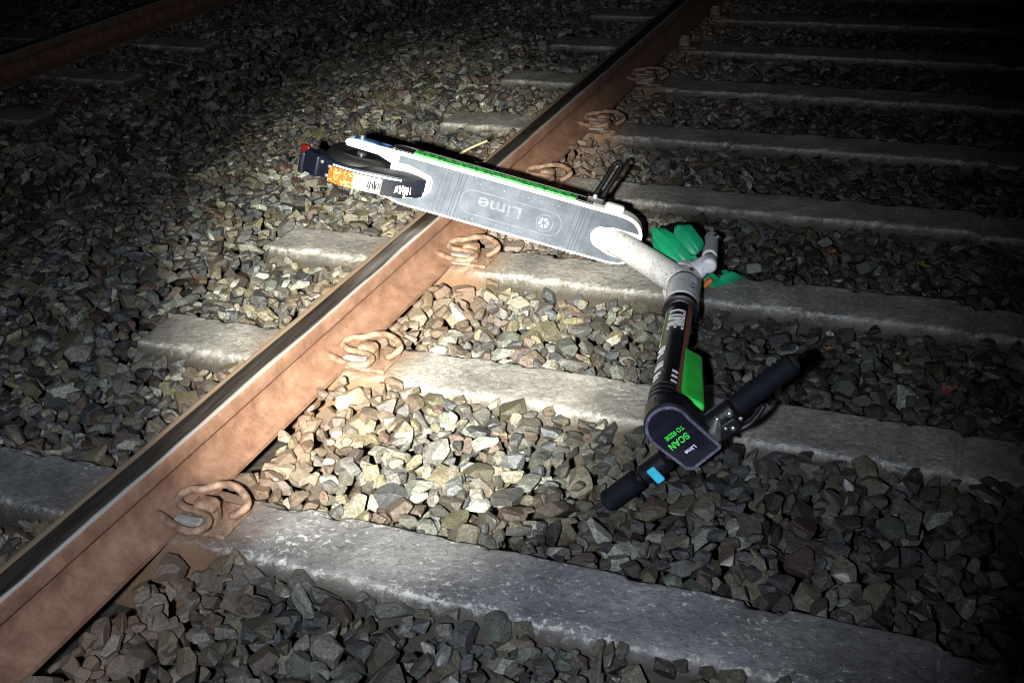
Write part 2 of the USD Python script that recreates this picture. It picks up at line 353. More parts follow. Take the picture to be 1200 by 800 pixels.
def prism(poly, u0, u1, bevel=0.0):
    """poly: shapely polygon in (f, l); extruded from u0 to u1 with chamfered rims."""
    out = []
    for g in getattr(poly, 'geoms', [poly]):
        if bevel:
            cs = m3.CrossSection([np.asarray(g.exterior.coords)[:-1]] + [np.asarray(h.coords)[:-1] for h in g.interiors], m3.FillRule.EvenOdd)
            ins = cs.offset(-bevel, m3.JoinType.Round)
            mid = cs.extrude(u1 - u0 - 2 * bevel).translate([0, 0, u0 + bevel])
            lay = [mid]
            k = 3
            for s in range(k):
                a = (s + 1) / k * np.pi / 2
                off = bevel * (1 - np.cos(a)); h = bevel * np.sin(a); hp = bevel * np.sin(s / k * np.pi / 2)
                c2 = cs.offset(-max(off, 1e-5), m3.JoinType.Round) if s < k - 1 else ins
                lay.append(c2.extrude(h - hp + 1e-5).translate([0, 0, u1 - bevel + hp - 1e-5]))
                lay.append(c2.extrude(h - hp + 1e-5).translate([0, 0, u0 + bevel - h]))
            out.append(tm(m3.Manifold.batch_boolean(lay, m3.OpType.Add)))
        else:
            t = trimesh.creation.extrude_polygon(g, u1 - u0, engine='earcut'); t.apply_translation([0, 0, u0]); out.append(t)
    return cat(out)


def rounded(pts, r):
    p = sg.Polygon(pts)
    return p.buffer(-r).buffer(2 * r, quad_segs=6).buffer(-r, quad_segs=6)


# ------------------------------------------------------------------ sleepers
SP = 0.6
DY = [-0.032, 0.006, 0.006, 0.013, 0.0, 0.003, -0.003, 0.0, 0.002]
RAIL2 = 1.67


def sleeper_mesh(x0, x1, seed, seat_step=None):
    rng = np.random.default_rng(seed)
    prof = [(-.128, -.17), (-.118, -.12), (-.104, -.06), (-.094, -.03), (-.087, -.012), (-.081, -.003)]
    top = [(y, 0.0) for y in np.linspace(-.074, .074, 19)]
    prof = np.array(prof + top + [(-a, b) for a, b in prof[::-1]])
    # finer sides
    d = [prof[0]]
    for a, b in zip(prof[:-1], prof[1:]):
        k = max(1, int(np.linalg.norm(b - a) / .014)); d += [a + (b - a) * s / k for s in range(1, k + 1)]
    prof = np.array(d); m = len(prof)
    xs = np.arange(x0, x1 + .004, .0085); n = len(xs)
    X = np.repeat(xs[:, None], m, 1); Y = np.repeat(prof[None, :, 0], n, 0).copy(); Z = np.repeat(prof[None, :, 1], n, 0).copy()
    # ends slope and round off
    for xe, s in ((x0, 1), (x1, -1)):
        t = np.clip((X - xe) * s / .05, 0, 1)
        Z -= (1 - t) ** 2 * .035 * (Z > -.1)
        X += s * (1 - np.clip((-Z) / .16, 0, 1)) * .03 * (1 - t)
        Y *= 1 - .06 * (1 - t)
    P = np.stack([X, Y, Z], -1)
    off = seed * 7.31
    edge = np.exp(-((np.abs(Y) - .081) / .012) ** 2) * (Z > -.03)
    n1 = meshkit.fbm(P * 14 + off, 3, seed) - .5
    n2 = meshkit.fbm(P * 70 + off, 3, seed + 9) - .5
    n3 = meshkit.fbm(P * 24 + off + 50, 3, seed + 5)
    chip = np.clip(n3 - .52, 0, 1) * edge
    P[..., 2] += n1 * .006 + n2 * .0035 - chip * .05
    P[..., 1] -= np.sign(Y) * (chip * .10) + np.sign(Y) * edge * n2 * .010
    P[..., 1] += n2 * .004 * (Z < -.01)
    if seat_step is not None:
        P[..., 2] -= .007 * (1 / (1 + np.exp(-(X - seat_step) / .003)))
        P[..., 2] -= .010 * np.exp(-((X - seat_step) / .006) ** 2)
    v = P.reshape(-1, 3)
    i, j = np.meshgrid(np.arange(n - 1), np.arange(m - 1), indexing='ij'); a = (i * m + j).ravel()
    f = np.vstack([np.stack([a, a + m, a + m + 1], 1), np.stack([a, a + m + 1, a + 1], 1)])
    caps = []
    for r in (0, n - 1):
        c = len(v); v = np.vstack([v, P[r].mean(0)[None]])
        k = np.arange(m); q = np.stack([r * m + k, r * m + (k + 1) % m, np.full(m, c)], 1)
        caps.append(q if r == 0 else q[:, ::-1])
    f = np.vstack([f] + caps)
    t = trimesh.Trimesh(v, f, process=False)
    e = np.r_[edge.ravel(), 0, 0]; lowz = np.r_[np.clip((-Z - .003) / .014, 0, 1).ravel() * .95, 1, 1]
    if t.volume < 0:
        t.invert()
    return t, e, lowz


def shoulder_mesh():
    """Cast iron shoulder that the clip is driven into, standing in the sleeper beside the rail foot (local: x away from rail)."""
    a = rbox((.104, -.022, .018), (.050, .038, .052), .010)
    b = rbox((.108, -.022, .044), (.046, .036, .026), .010)
    c = rbox((.125, -.01, .004), (.075, .10, .012), .005)
    return cat([a, b, c])


def add_float(prim, name, vals):
    UsdGeom.PrimvarsAPI(prim).CreatePrimvar(name, Sdf.ValueTypeNames.FloatArray, 'vertex').Set(Vt.FloatArray.FromNumpy(np.asarray(vals, np.float32)))


def build_sleeper(y, x0, x1, seed, label, group, step=None, rails=()):
    root = xf('concrete_sleeper', label, 'sleeper', group, loc=(0, y, 0))
    t, e, lw = sleeper_mesh(x0, x1, seed, step)
    path = obj('beam', t, 'dark_concrete' if seed == 11 else 'concrete', root, smooth=True)
    pr = stage.GetPrimAtPath(path)
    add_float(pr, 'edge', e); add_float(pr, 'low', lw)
    for xr, side in rails:
        sm = shoulder_mesh()
        if side < 0:
            sm.apply_transform(trimesh.transformations.rotation_matrix(np.pi, [0, 0, 1]))
        sm.apply_translation([xr, 0, 0])
        obj('cast_shoulder', sm, 'rust_clip', root, smooth=40)


SL = ['dusty concrete sleeper crossing the bottom of the photo, closest to the viewer',
      'brightest lit concrete sleeper, running under the handlebar and screen of the scooter',
      'concrete sleeper passing under the deck and white neck of the scooter',
      'dim concrete sleeper just behind the black kickstand of the scooter',
      'dim concrete sleeper second beyond the scooter kickstand',
      'dark concrete sleeper third beyond the scooter kickstand',
      'very dark concrete sleeper fourth beyond the scooter, near the top edge',
      'farthest but one concrete sleeper at the dark top edge beside the rail',
      'farthest concrete sleeper lost in the dark at the top edge']
for i in range(9):
    build_sleeper(i * SP + DY[i], -.56, 2.28, 11 + i, SL[i], None, 1.403, [(0, 1), (RAIL2, -1)])
OT_END = -2.14
OL = ['faint sleeper end of the left track, nearest to the left edge', 'faint grey sleeper end of the left track, in the middle of those visible', 'faintest sleeper end of the left track, behind the other two']
for i, y in enumerate((2.05, 2.64, 3.24)):
    build_sleeper(y, OT_END - 1.6, OT_END, 41 + i, OL[i], None)

# ------------------------------------------------------------------ rails
def rail_mesh(y0, y1):
    half = [(0.070, .006), (.070, .0155), (.058, .0195), (.040, .0255), (.022, .0335), (.0125, .043), (.0085, .055), (.0080, .070), (.0095, .082), (.0140, .0895), (.0300, .0955), (.0345, .0985), (.0355, .104), (.0350, .122)]
    arc = [(.0345 - .0125 * (1 - np.cos(a)), .124 + .0135 * np.sin(a)) for a in np.linspace(0.05, np.pi / 2 * .93, 7)]
    crown = [(.016, .1385), (.008, .1395), (0.0, .1398)]
    right = half + arc + crown
    prof = np.array(right + [(-x, z) for x, z in right[-2::-1]])
    ys = np.arange(y0, y1 + .01, .12)
    m, n = len(prof), len(ys)
    P = np.zeros((n, m, 3)); P[..., 0] = prof[:, 0]; P[..., 2] = prof[:, 1]; P[..., 1] = ys[:, None]
    v = P.reshape(-1, 3); i, j = np.meshgrid(np.arange(n - 1), np.arange(m), indexing='ij')
    a = (i * m + j).ravel(); b = (i * m + (j + 1) % m).ravel()
    f = np.vstack([np.stack([a, b, b + m], 1), np.stack([a, b + m, a + m], 1)])
    for r in (0, n - 1):
        c = len(v); v = np.vstack([v, [[0, ys[r], .07]]]); k = np.arange(m); q = np.stack([r * m + k, r * m + (k + 1) % m, np.full(m, c)], 1)
        f = np.vstack([f, q[:, ::-1] if r == 0 else q])
    t = trimesh.Trimesh(v, f, process=False)
    if t.volume < 0:
        t.invert()
    return t


for x, lab in ((0.0, 'rusty steel rail with worn shiny head, running under the scooter deck'),
               (RAIL2, 'unlit second rail of the near track, in the black right margin'),
               (OT_END - .55, 'dark rust brown rail of the other track in the top left corner')):
    p = obj('steel_rail', rail_mesh(-1.6, 8.0), 'rail_steel', smooth=28, label=lab, cat='rail')
    UsdGeom.Xformable(stage.GetPrimAtPath(p)).AddTranslateOp().Set(Gf.Vec3d(x, 0, 0))

# ------------------------------------------------------------------ rail clips


def clip_parts(root):
    path = [(.012, -.066, .030), (.061, -.086, .030), (.115, -.101, .034), (.140, -.093, .040), (.136, -.070, .042), (.102, -.052, .040), (.065, -.046, .038), (.039, -.029, .038), (.038, -.013, .042), (.057, -.001, .046),
            (.079, .003, .048), (.096, .024, .048), (.125, .030, .047), (.158, .016, .043), (.174, -.002, .036), (.169, -.016, .030), (.149, -.019, .018)]
    obj('spring_rod', tube(spline(path, 70), .0080, 12), 'rust_clip', root, smooth=60)
    obj('insulator', cat([rbox((.094, -.073, .024), (.056, .020, .030), .004), rbox((.074, -.03, .021), (.016, .09, .012), .003)]), 'insulator_grey', root, smooth=40)


CL = ['rusty spring clip on the sleeper closest to the viewer, beside the rail foot', 'brightly lit rusty spring clip in the middle of the torch beam', 'rusty spring clip just below the edge of the scooter deck',
      'dim rusty spring clip between the deck and the kickstand tip', 'dark rusty spring clip beyond the kickstand, farthest one that shows clearly', 'faint spring clip on the sleeper beyond the farthest clear one']
first = None
for i in range(6):
    root = xf('rail_clip', CL[i], 'rail clip', 'spring clips holding the rail', loc=(0, i * SP + DY[i] + .012, 0))
    if first is None:
        clip_parts(root); first = root
    else:
        pr = stage.GetPrimAtPath(root); pr.GetReferences().AddInternalReference(first)
        pr.SetInstanceable(True)

# ------------------------------------------------------------------ ballast: crushed stones dropped one by one into the cribs
SC_M = V([[0.93819807, 0.24423046, 0.24522616], [0.20694568, 0.17205967, -0.96310381], [-0.27741282, 0.95433063, 0.11088361]])
SC_K = 0.984
SC_T = CAM_C + (V([-0.07695181, 1.13861352, 0.24400764]) - CAM_C) * SC_K
SC_M = SC_M * SC_K
H2, G2 = V([.53, .848, 0.0]), V([.848, -.53, 0.0])           # the turned handlebar's left and forward directions, in the scooter's frame
AXU = V([0.02912836, 0, 0.99957568])
HB = V([0.815, 0, 1.0416])


def steer(u):
    return V([.803 - .06 * (u - .15), 0, u])


WF = steer(-.05) + .006 * G2
rng = np.random.default_rng(5)
N_SHAPE, N_ROT, RES = 56, 10, 0.006


def stone_shape(k):
    r = np.random.default_rng(900 + k)
    ax = V([1.0, r.uniform(.62, .9), r.uniform(.42, .68)])
    n = r.normal(size=(10, 3)); n /= np.linalg.norm(n, axis=1)[:, None]
    n = np.vstack([n, np.eye(3), -np.eye(3)])
    d = np.r_[r.uniform(.58, 1.0, 10), np.full(6, 1.0)]
    hs = HalfspaceIntersection(np.c_[n, -d], np.zeros(3)).intersections
    hull = ConvexHull(hs)
    v = hs[hull.vertices]
    # chamfer: pull each face's corners towards its middle, then take the hull again
    pts = []
    groups = {}
    for s, e in zip(hull.simplices, np.round(hull.equations, 4)):
        groups.setdefault(tuple(e), set()).update(s)
    ch = r.uniform(.04, .11)
    for g in groups.values():
        q = hs[list(g)]; c = q.mean(0)
        pts.append(q + (c - q) * ch)
    pts = np.vstack(pts) * ax
    m = trimesh.convex.convex_hull(pts)
    m.apply_translation(-m.center_mass)
    m.vertices *= 1.0 / np.ptp(m.vertices, axis=0).max() * 1.0      # longest side = 1 (half = .5)
    m = m.subdivide()
    m.vertices += .05 * (np.stack([meshkit.fbm(m.vertices * 3.5 + k + 7 * c_, 2, k + c_) for c_ in range(3)], 1) - .5) + .05 * m.vertex_normals * (meshkit.fbm(m.vertices * 11 + k, 2, k + 5)[:, None] - .5)
    return m


SHAPES = [stone_shape(k) for k in range(N_SHAPE)]
SIZES = [.031, .049, .060, .070]
STAMPS = []
for k, m in enumerate(SHAPES):
    r = np.random.default_rng(300 + k)
    for j in range(N_ROT):
        tilt = r.normal(0, .5, 2)
        R = trimesh.transformations.euler_matrix(tilt[0], tilt[1], r.uniform(0, 2 * np.pi))[:3, :3]
        if r.random() < .2:
            R = R @ trimesh.transformations.euler_matrix(np.pi / 2, 0, 0)[:3, :3]
        s = SIZES[r.integers(0, 4)] * r.uniform(.88, 1.12)
        v = m.vertices @ R.T * s
        h = ConvexHull(v); eq = h.equations
        w = int(np.ceil(np.abs(v[:, :2]).max() / RES)) + 1
        gx = np.arange(-w, w + 1) * RES
        X, Y = np.meshgrid(gx, gx, indexing='ij')
        up, dn = eq[eq[:, 2] > 1e-3], eq[eq[:, 2] < -1e-3]
        top = np.min([-(e[0] * X + e[1] * Y + e[3]) / e[2] for e in up], axis=0)
        bot = np.max([-(e[0] * X + e[1] * Y + e[3]) / e[2] for e in dn], axis=0)
        STAMPS.append((k, R, s, w, top > bot + 1e-4, top, bot))
X0, X1, Y0, Y1 = -5.4, 2.5, -1.1, 6.5
NX, NY = int((X1 - X0) / RES), int((Y1 - Y0) / RES)
gx, gy = X0 + (np.arange(NX) + .5) * RES, Y0 + (np.arange(NY) + .5) * RES
GX, GY = np.meshgrid(gx, gy, indexing='ij')
low = meshkit.fbm(np.stack([GX * 2.2, GY * 2.2, 0 * GX], -1), 2, 3) - .5
LEVEL = np.where(GX > .0, -.004 + .014 * low, -.014 + .024 * low)
LEVEL = np.where(GX < -.64, LEVEL + .022, LEVEL)
LEVEL = np.where((GY < -.08) & (GX > .07), LEVEL - .006, LEVEL)
LEVEL = np.where((GX > .12) & (GY > .75), LEVEL - .014, LEVEL)
LEVEL = np.where((GX > .35) & (GY > .1) & (GY < .6), LEVEL - .008, LEVEL)
DITCH = lambda x: np.interp(x, [-2.02, -1.84, -1.56, -1.10], [0.0, .20, .20, 0.0])      # the low strip between the two tracks
LEVEL = LEVEL - DITCH(GX)
LEVEL = np.where(GX < -1.95, LEVEL - .022, LEVEL)
for y in [i * SP + DY[i] for i in range(2)]:
    LEVEL += np.where((GX > .05) & (GX < 2.3), .014 * np.exp(-((GY - (y - .12)) / .05) ** 2), 0)
# what already lies there presses the stones down: the scooter's front wheel and lower grip
occ = []
for a in np.linspace(0, 2 * np.pi, 40):
    for rr in (.04, .08, .11, .145):
        for hh in (-.03, 0, .03):
            occ.append(SC_M @ (WF + rr * (np.cos(a) * G2 + np.sin(a) * V([0, 0, 1])) + hh * H2) + SC_T)
for s_ in np.linspace(-.24, -.06, 16):
    for dz in (-.02, .02):
        for dg in (-.02, .02):
            occ.append(SC_M @ (HB + s_ * H2 + dg * G2 + dz * AXU) + SC_T)
for f_ in np.linspace(.45, .68, 8):
    for u_ in (0, -.03, -.07):
        occ.append(SC_M @ V([f_, -.07, u_]) + SC_T)
for P in occ:
    if P[2] < .06:
        i, j = int((P[0] - X0) / RES), int((P[1] - Y0) / RES)
        sl = np.s_[i - 3:i + 4, j - 3:j + 4]
        LEVEL[sl] = np.minimum(LEVEL[sl], P[2] - .004)
HF = LEVEL - .075
# sleepers, rails and clips in the way
for i in range(9):
    y = i * SP + DY[i]; d = np.abs(GY - y)
    inx = (GX > -.56) & (GX < 2.28)
    HF = np.where(inx & (d < .082), np.maximum(HF, .002), HF)
    HF = np.where(inx & (d >= .082) & (d < .125), np.maximum(HF, -(d - .082) / .043 * .13), HF)
    HF = np.where((np.abs(GX - .10) < .075) & (np.abs(GY - y + .03) < .085), .09, HF)
for y in (2.05, 2.64, 3.24):
    d = np.abs(GY - y); HF = np.where((GX < OT_END) & (d < .10), np.maximum(HF, -np.clip(d - .082, 0, 1) * 2), HF)
for x in (0.0, RAIL2, OT_END - .55):
    HF = np.where(np.abs(GX - x) < .073, np.where(np.abs(GX - x) < .062, .15, .019), HF)
    LEVEL = LEVEL + .020 * np.clip((.26 - np.abs(GX - x)) / .16, 0, 1) + .004 * (np.abs(GX - x) < .105)
# where stones are wanted: what the picture can see, and a margin
VIS = sg.Polygon([(-4.5, 4.6), (-2.2, 5.5), (1.5, 5.2), (1.55, 0), (.8, -.25), (.03, -.55), (-.85, .42)]).buffer(.55)
VX = np.array(VIS.exterior.coords)
import shapely
ok = shapely.contains_xy(VIS, GX[::8, ::8].ravel(), GY[::8, ::8].ravel()).reshape(GX[::8, ::8].shape)
cells = np.argwhere(ok)
placed = []
ATT = 130000
pick = rng.integers(0, len(cells), ATT)
jit = rng.uniform(0, 8, (ATT, 3, 2))
which = rng.integers(0, len(STAMPS), (ATT, 3))
for a in range(ATT):
    c = cells[pick[a]] * 8
    best = None
    for q in range(3):
        k, R, s, w, on, top, bot = STAMPS[which[a, q]]
        i, j = int(c[0] + jit[a, q, 0]), int(c[1] + jit[a, q, 1])
        if i - w < 0 or j - w < 0 or i + w + 1 > NX or j + w + 1 > NY:
            continue
        sl = np.s_[i - w:i + w + 1, j - w:j + w + 1]
        z = (HF[sl] - bot)[on].max()
        hi = z + top[w, w] - LEVEL[i, j]
        if best is None or hi < best[0]:
            best = (hi, z, i, j, which[a, q])
    if best is None or best[0] > .008:
        continue
    hi, z, i, j, sk = best
    k, R, s, w, on, top, bot = STAMPS[sk]
    sl = np.s_[i - w:i + w + 1, j - w:j + w + 1]
    over = (z + top - LEVEL[sl])[on].max()
    if over > .024:
        continue
    z -= .002
    HF[sl] = np.where(on, np.maximum(HF[sl], z + top), HF[sl])
    placed.append((sk, gx[i], gy[j], z, i, j))

ballast = xf('ballast', kind='structure')
# the dark bed below the stones, carried on far beyond what the torch reaches
bx = np.r_[-60, -30, -15, -9, np.arange(-6.6, 4.01, .12), 7, 15, 30, 60]; by = np.r_[-30, -12, -5, np.arange(-2.4, 9.0, .12), 14, 30, 60, 120]
BX, BY = np.meshgrid(bx, by, indexing='ij')
BZ = -.15 - DITCH(BX) + .03 * (meshkit.fbm(np.stack([BX * 3, BY * 3, 0 * BX], -1), 3, 8) - .5)
nb, mb = BX.shape
i, j = np.meshgrid(np.arange(nb - 1), np.arange(mb - 1), indexing='ij'); a = (i * mb + j).ravel()
obj('stone_bed', (np.stack([BX, BY, BZ], -1).reshape(-1, 3), np.vstack([np.stack([a, a + mb, a + mb + 1], 1), np.stack([a, a + mb + 1, a + 1], 1)])), 'bed_soil', ballast, smooth=True)

# the 300 stones that show largest become parts of their own
pos = np.array([p_[1:4] for p_ in placed]); sk_ = np.array([p_[0] for p_ in placed])
siz = np.array([STAMPS[k][2] for k in sk_])
topz = np.array([p_[3] + STAMPS[p_[0]][5][STAMPS[p_[0]][3], STAMPS[p_[0]][3]] for p_ in placed])
open_ = topz > np.array([HF[p_[4] - 1:p_[4] + 2, p_[5] - 1:p_[5] + 2].mean() for p_ in placed]) - .004
loc = (pos - CAM_C) @ CAM_R
uv = np.stack([.5 + FOCAL * loc[:, 0] / -loc[:, 2], .5 - 1.5 * FOCAL * loc[:, 1] / -loc[:, 2]], 1)
seen = open_ & (uv[:, 0] > .01) & (uv[:, 0] < .99) & (uv[:, 1] > .01) & (uv[:, 1] < .985)
score = np.where(seen, siz / -loc[:, 2], 0)
order = np.argsort(-score)[:300]
own = np.zeros(len(placed), bool); own[order] = True
prob = np.cumsum(STONE_P) / sum(STONE_P)
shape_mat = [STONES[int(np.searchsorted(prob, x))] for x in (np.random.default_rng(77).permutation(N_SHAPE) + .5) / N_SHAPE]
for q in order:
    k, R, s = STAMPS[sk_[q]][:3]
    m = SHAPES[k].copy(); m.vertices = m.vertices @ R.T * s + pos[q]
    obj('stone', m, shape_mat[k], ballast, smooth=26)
pi = UsdGeom.PointInstancer.Define(stage, ballast + '/loose_stones')
tag(pi.GetPrim(), kind='stuff')
targets = []
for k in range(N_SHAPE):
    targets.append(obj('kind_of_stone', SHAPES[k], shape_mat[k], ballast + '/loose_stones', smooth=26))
pi.CreatePrototypesRel().SetTargets([Sdf.Path(x) for x in targets])
rest = np.where(~own)[0]
pi.CreateProtoIndicesAttr([int(STAMPS[sk_[q]][0]) for q in rest])
pi.CreatePositionsAttr(Vt.Vec3fArray.FromNumpy(pos[rest].astype(np.float32)))
pi.CreateScalesAttr(Vt.Vec3fArray.FromNumpy(np.repeat(siz[rest][:, None], 3, 1).astype(np.float32)))
qs = []
for q in rest:
    M = np.eye(4); M[:3, :3] = STAMPS[sk_[q]][1]
    w_, x_, y_, z_ = trimesh.transformations.quaternion_from_matrix(M)
    qs.append(Gf.Quath(float(w_), float(x_), float(y_), float(z_)))
pi.CreateOrientationsAttr(Vt.QuathArray(qs))

# ------------------------------------------------------------------ the electric scooter lying on its side across the rail
SC = xf('electric_scooter', 'white and green electric scooter lying on its side across the rusty rail', 'scooter', loc=SC_T, M=SC_M)
# frame: x forward along the deck, y to the rider's left, z up from the deck


def from_hg(h, g, u):
    """A point given along the turned handlebar (h), ahead of it (g) and up (u)."""
    return HB + h * H2 + g * G2 + u * AXU


def hg_mesh(m, at=None):
    """A mesh made in (h, g, u) coordinates, set on the turned handlebar."""
    m = m.copy(); B = np.stack([H2, G2, AXU], 1)
    m.vertices = m.vertices @ B.T + (HB if at is None else at)
    if np.linalg.det(B) < 0:
        m.invert()
    return m


def stem_strip(u0, u1, a0, a1, r, n=10, th=.0012):
    """A strip of print wrapped on the stem between two heights and two angles (degrees, 0 = forward, 90 = left)."""
    out = []
    us = np.linspace(u0, u1, 6); an = np.radians(np.linspace(a0, a1, n))
    v = []
    for rr in (r, r + th):
        for u in us:
            for a in an:
                v.append(steer(u) + rr * V([np.cos(a), np.sin(a), .06 * np.cos(a)]))
    v = np.array(v); k = len(us) * n; f = []
    for i in range(len(us) - 1):
        for j in range(n - 1):
            a = i * n + j
            f += [[k + a, k + a + 1, k + a + n + 1], [k + a, k + a + n + 1, k + a + n], [a, a + n + 1, a + 1], [a, a + n, a + n + 1]]
    for j in range(n - 1):
        a, b = j, (len(us) - 1) * n + j
        f += [[a, a + 1, k + a + 1], [a, k + a + 1, k + a], [b, k + b + 1, b + 1], [b, k + b, k + b + 1]]
    for i in range(len(us) - 1):
        a, b = i * n, i * n + n - 1
        f += [[a, k + a, k + a + n], [a, k + a + n, a + n], [b, k + b + n, k + b], [b, b + n, k + b + n]]
    t = trimesh.Trimesh(v, np.array(f), process=False)
    if t.volume < 0:
        t.invert()
    return t


def stem_text(text, u0, height, ang, r, bold=True, flip=1):
    """Lettering wrapped on the stem, reading up the stem from u0."""
    t = meshkit.text_mesh(text, height, .0012, bold)
    t = t.subdivide_to_size(.006) if len(t.faces) < 4000 else t
    x, y, z = t.vertices.T
    a = np.radians(ang) + flip * (y - height / 2) / r
    c = np.array([steer(u0 + xx) for xx in x])
    t.vertices = c + (r + z)[:, None] * np.stack([np.cos(a), np.sin(a), 0 * a], 1)
    if t.volume < 0:
        t.invert()
    return t


# deck -----------------------------------------------------------
DW = .0715
deck_poly = rounded([(.590 + .088 * np.sign(np.cos(a)) * abs(np.cos(a)) ** .75, DW * np.sign(np.sin(a)) * abs(np.sin(a)) ** .75) for a in np.linspace(np.pi / 2, -np.pi / 2, 41)] + [(.02, -DW), (-.02, -.063), (-.07, -.057), (-.128, -.054), (-.150, -.050), (-.150, -.040), (-.05, -.038), (-.022, -.030),
                     (-.022, .034), (-.06, .047), (-.150, .049), (-.155, .062), (-.14, .068), (-.06, .068), (.0, DW)], .006)
front = deck_poly.intersection(sg.box(-.03, -.2, .8, .2)); arms = deck_poly.difference(sg.box(-.03, -.2, .8, .2))
deck = obj('deck', prism(front, -.060, .0, .007), 'white_paint', SC, smooth=50)
obj('underside', prism(front.buffer(-.012), -.074, -.059, .004), 'black_plastic', SC, smooth=50)
for g in sorted(arms.geoms, key=lambda g: -g.centroid.y):
    lab = 'left rear arm with a blue sticker' if g.centroid.y > 0 else None
    arm = obj('rear_arm', prism(g.buffer(.001), -.046, -.001, .006), 'white_paint', SC, smooth=50, label=lab)
    s = 1 if g.centroid.y > 0 else -1
    bolt = trimesh.creation.cylinder(.007, .016, sections=16); bolt.apply_transform(trimesh.transformations.rotation_matrix(np.pi / 2, [1, 0, 0])); bolt.apply_translation([-.115, s * .074, -.022])
    obj('axle_bolt', bolt, 'bare_metal', SC)
    if s > 0:
        obj('sticker', rbox((-.083, .0695, -.026), (.105, .004, .032), .0015), 'blue_sticker', SC)
        obj('cable', tube(spline([(-.03, .073, -.012), (-.02, .078, -.03), (.01, .078, -.045), (.05, .074, -.055)], 16), .0035, 10), 'black_plastic', SC, smooth=60)
# green printed strip along the left flank
obj('side_stripe', rbox((.255, .0735, -.032), (.45, .006, .040), .002), 'stripe_green', SC)
obj('flank_cover', rbox((.004, .0735, -.030), (.050, .006, .046), .002), 'black_plastic', SC)
obj('flank_cover', rbox((.503, .0735, -.032), (.044, .006, .040), .002), 'black_plastic', SC)
obj('side_rail', rbox((.31, .074, -.061), (.60, .007, .012), .002), 'black_plastic', SC)
# mat ------------------------------------------------------------
pocket = rounded([(-.05, .030), (.03, .034), (.088, .020), (.090, -.006), (.072, -.026), (.035, -.037), (-.05, -.040)], .008)
mat_poly = deck_poly.intersection(sg.box(-.01, -.2, .8, .2)).buffer(-.0085).buffer(-.004).buffer(.004)
neck_pad = rounded([(.540, -.004), (.552, -.028), (.60, -.044), (.70, -.050), (.70, .030), (.60, .030), (.552, .020)], .020)
mat = obj('grip_mat', prism(mat_poly.difference(pocket).difference(neck_pad.buffer(.001)), -.001, .0035, .001), 'grip_mat', SC, smooth=40)
pk = pocket.buffer(.010).intersection(deck_poly.buffer(-.006)).difference(pocket.buffer(.001)).intersection(sg.box(-.012, -.2, .2, .2))
obj('pocket_rim', prism(pk, .0005, .0058, .0015), 'white_paint', SC, smooth=40)
dots = []
for fx in (.118, .130, .142, .484, .548 - .018):
    for ly in np.linspace(-.052, .052, 14):
        c = trimesh.creation.cylinder(.0021, .002, sections=8); c.apply_translation([fx + (ly * .10), ly, .0038]); dots.append(c)
obj('grip_dots', cat(dots), 'mat_dark', mat, kind='stuff')
bars = []
for fx in (.160, .167, .178, .497, .505, .514):
    bars.append(prism(sg.Polygon([(fx - .006, -.060), (fx - .0035, -.060), (fx + .0085, .060), (fx + .006, .060)]), .003, .0046))
for b in bars:
    obj('grip_line', b, 'mat_dark', mat)
studs = []
for fx in np.linspace(.225, .44, 14):
    for ly in (-.051, .046):
        c = trimesh.creation.icosphere(1, .0030); c.vertices[:, 2] *= .5; c.apply_translation([fx, ly + (fx - .33) * .01, .0036]); studs.append(c)
obj('grip_studs', cat(studs), 'mat_mark', mat, kind='stuff')
oval = sg.LineString([(.215, -.006), (.428, -.006)]).buffer(.034, quad_segs=12)
obj('oval_ring', prism(oval.difference(oval.buffer(-.0022)), .003, .0049), 'mat_mark', mat)
tx = meshkit.text_mesh('Lime', .030, .0016, True)
w_ = np.ptp(tx.vertices[:, 0]); v = tx.vertices.copy(); v[:, 0] *= .118 / w_
tx.vertices = np.stack([.352 - v[:, 0], .013 - v[:, 1], .0034 + v[:, 2]], 1)
obj('lettering', tx, 'mat_mark', mat, smooth=False)
logo = []
for k in range(6):
    a = np.radians(k * 60 + 12) + np.linspace(-.40, .40, 7)
    poly = sg.Polygon([(.0035 * np.cos(a.mean()), .0035 * np.sin(a.mean()))] + [(.0145 * np.cos(x), .0145 * np.sin(x)) for x in a])
    logo.append(prism(sa.translate(poly.buffer(-.0006), .414, -.008), .003, .0056))
obj('emblem', cat(logo), 'mat_white', mat, smooth=False)
ring = sg.Point(.416, -.008).buffer(.0235, 16)
obj('emblem_ring', prism(ring.difference(ring.buffer(-.0022)), .003, .005), 'mat_mark', mat)
# neck, head tube, fork --------------------------------------------
obj('neck_plate', prism(neck_pad.intersection(deck_poly.buffer(-.004)), -.001, .011, .004), 'white_paint', SC, smooth=50)
npth = spline([(.585, -.004, -.012), (.625, -.004, .020), (.672, -.002, .070), (.730, 0, .137), (.790, 0, .205)], 30)
obj('neck', tube(npth, np.interp(np.linspace(0, 1, 30), [0, .15, .5, 1], [.030, .034, .0355, .037]), 28), 'scuffed_white', SC, smooth=60)
us = np.array([.115, .125, .30, .372, .386]); ht = tube([steer(u) for u in us], [.038, .040, .041, .0415, .039], 32)
head = obj('head_tube', ht, 'white_paint', SC, smooth=50)
bh = trimesh.creation.cylinder(.006, .004, sections=14); bh.apply_transform(trimesh.geometry.align_vectors([0, 0, 1], V([.1, .9, .35])))
bh.apply_translation(steer(.20) + .0395 * V([.12, .985, 0])); obj('cable_port', bh, 'dark_metal', head)
obj('seam', tube([steer(.232), steer(.236)], [.0418, .0418], 32), 'mat_mark', head, smooth=50)
obj('collar', tube([steer(.384), steer(.392), steer(.415), steer(.424)], [.0415, .0425, .0415, .034], 32), 'black_plastic', SC, smooth=50)
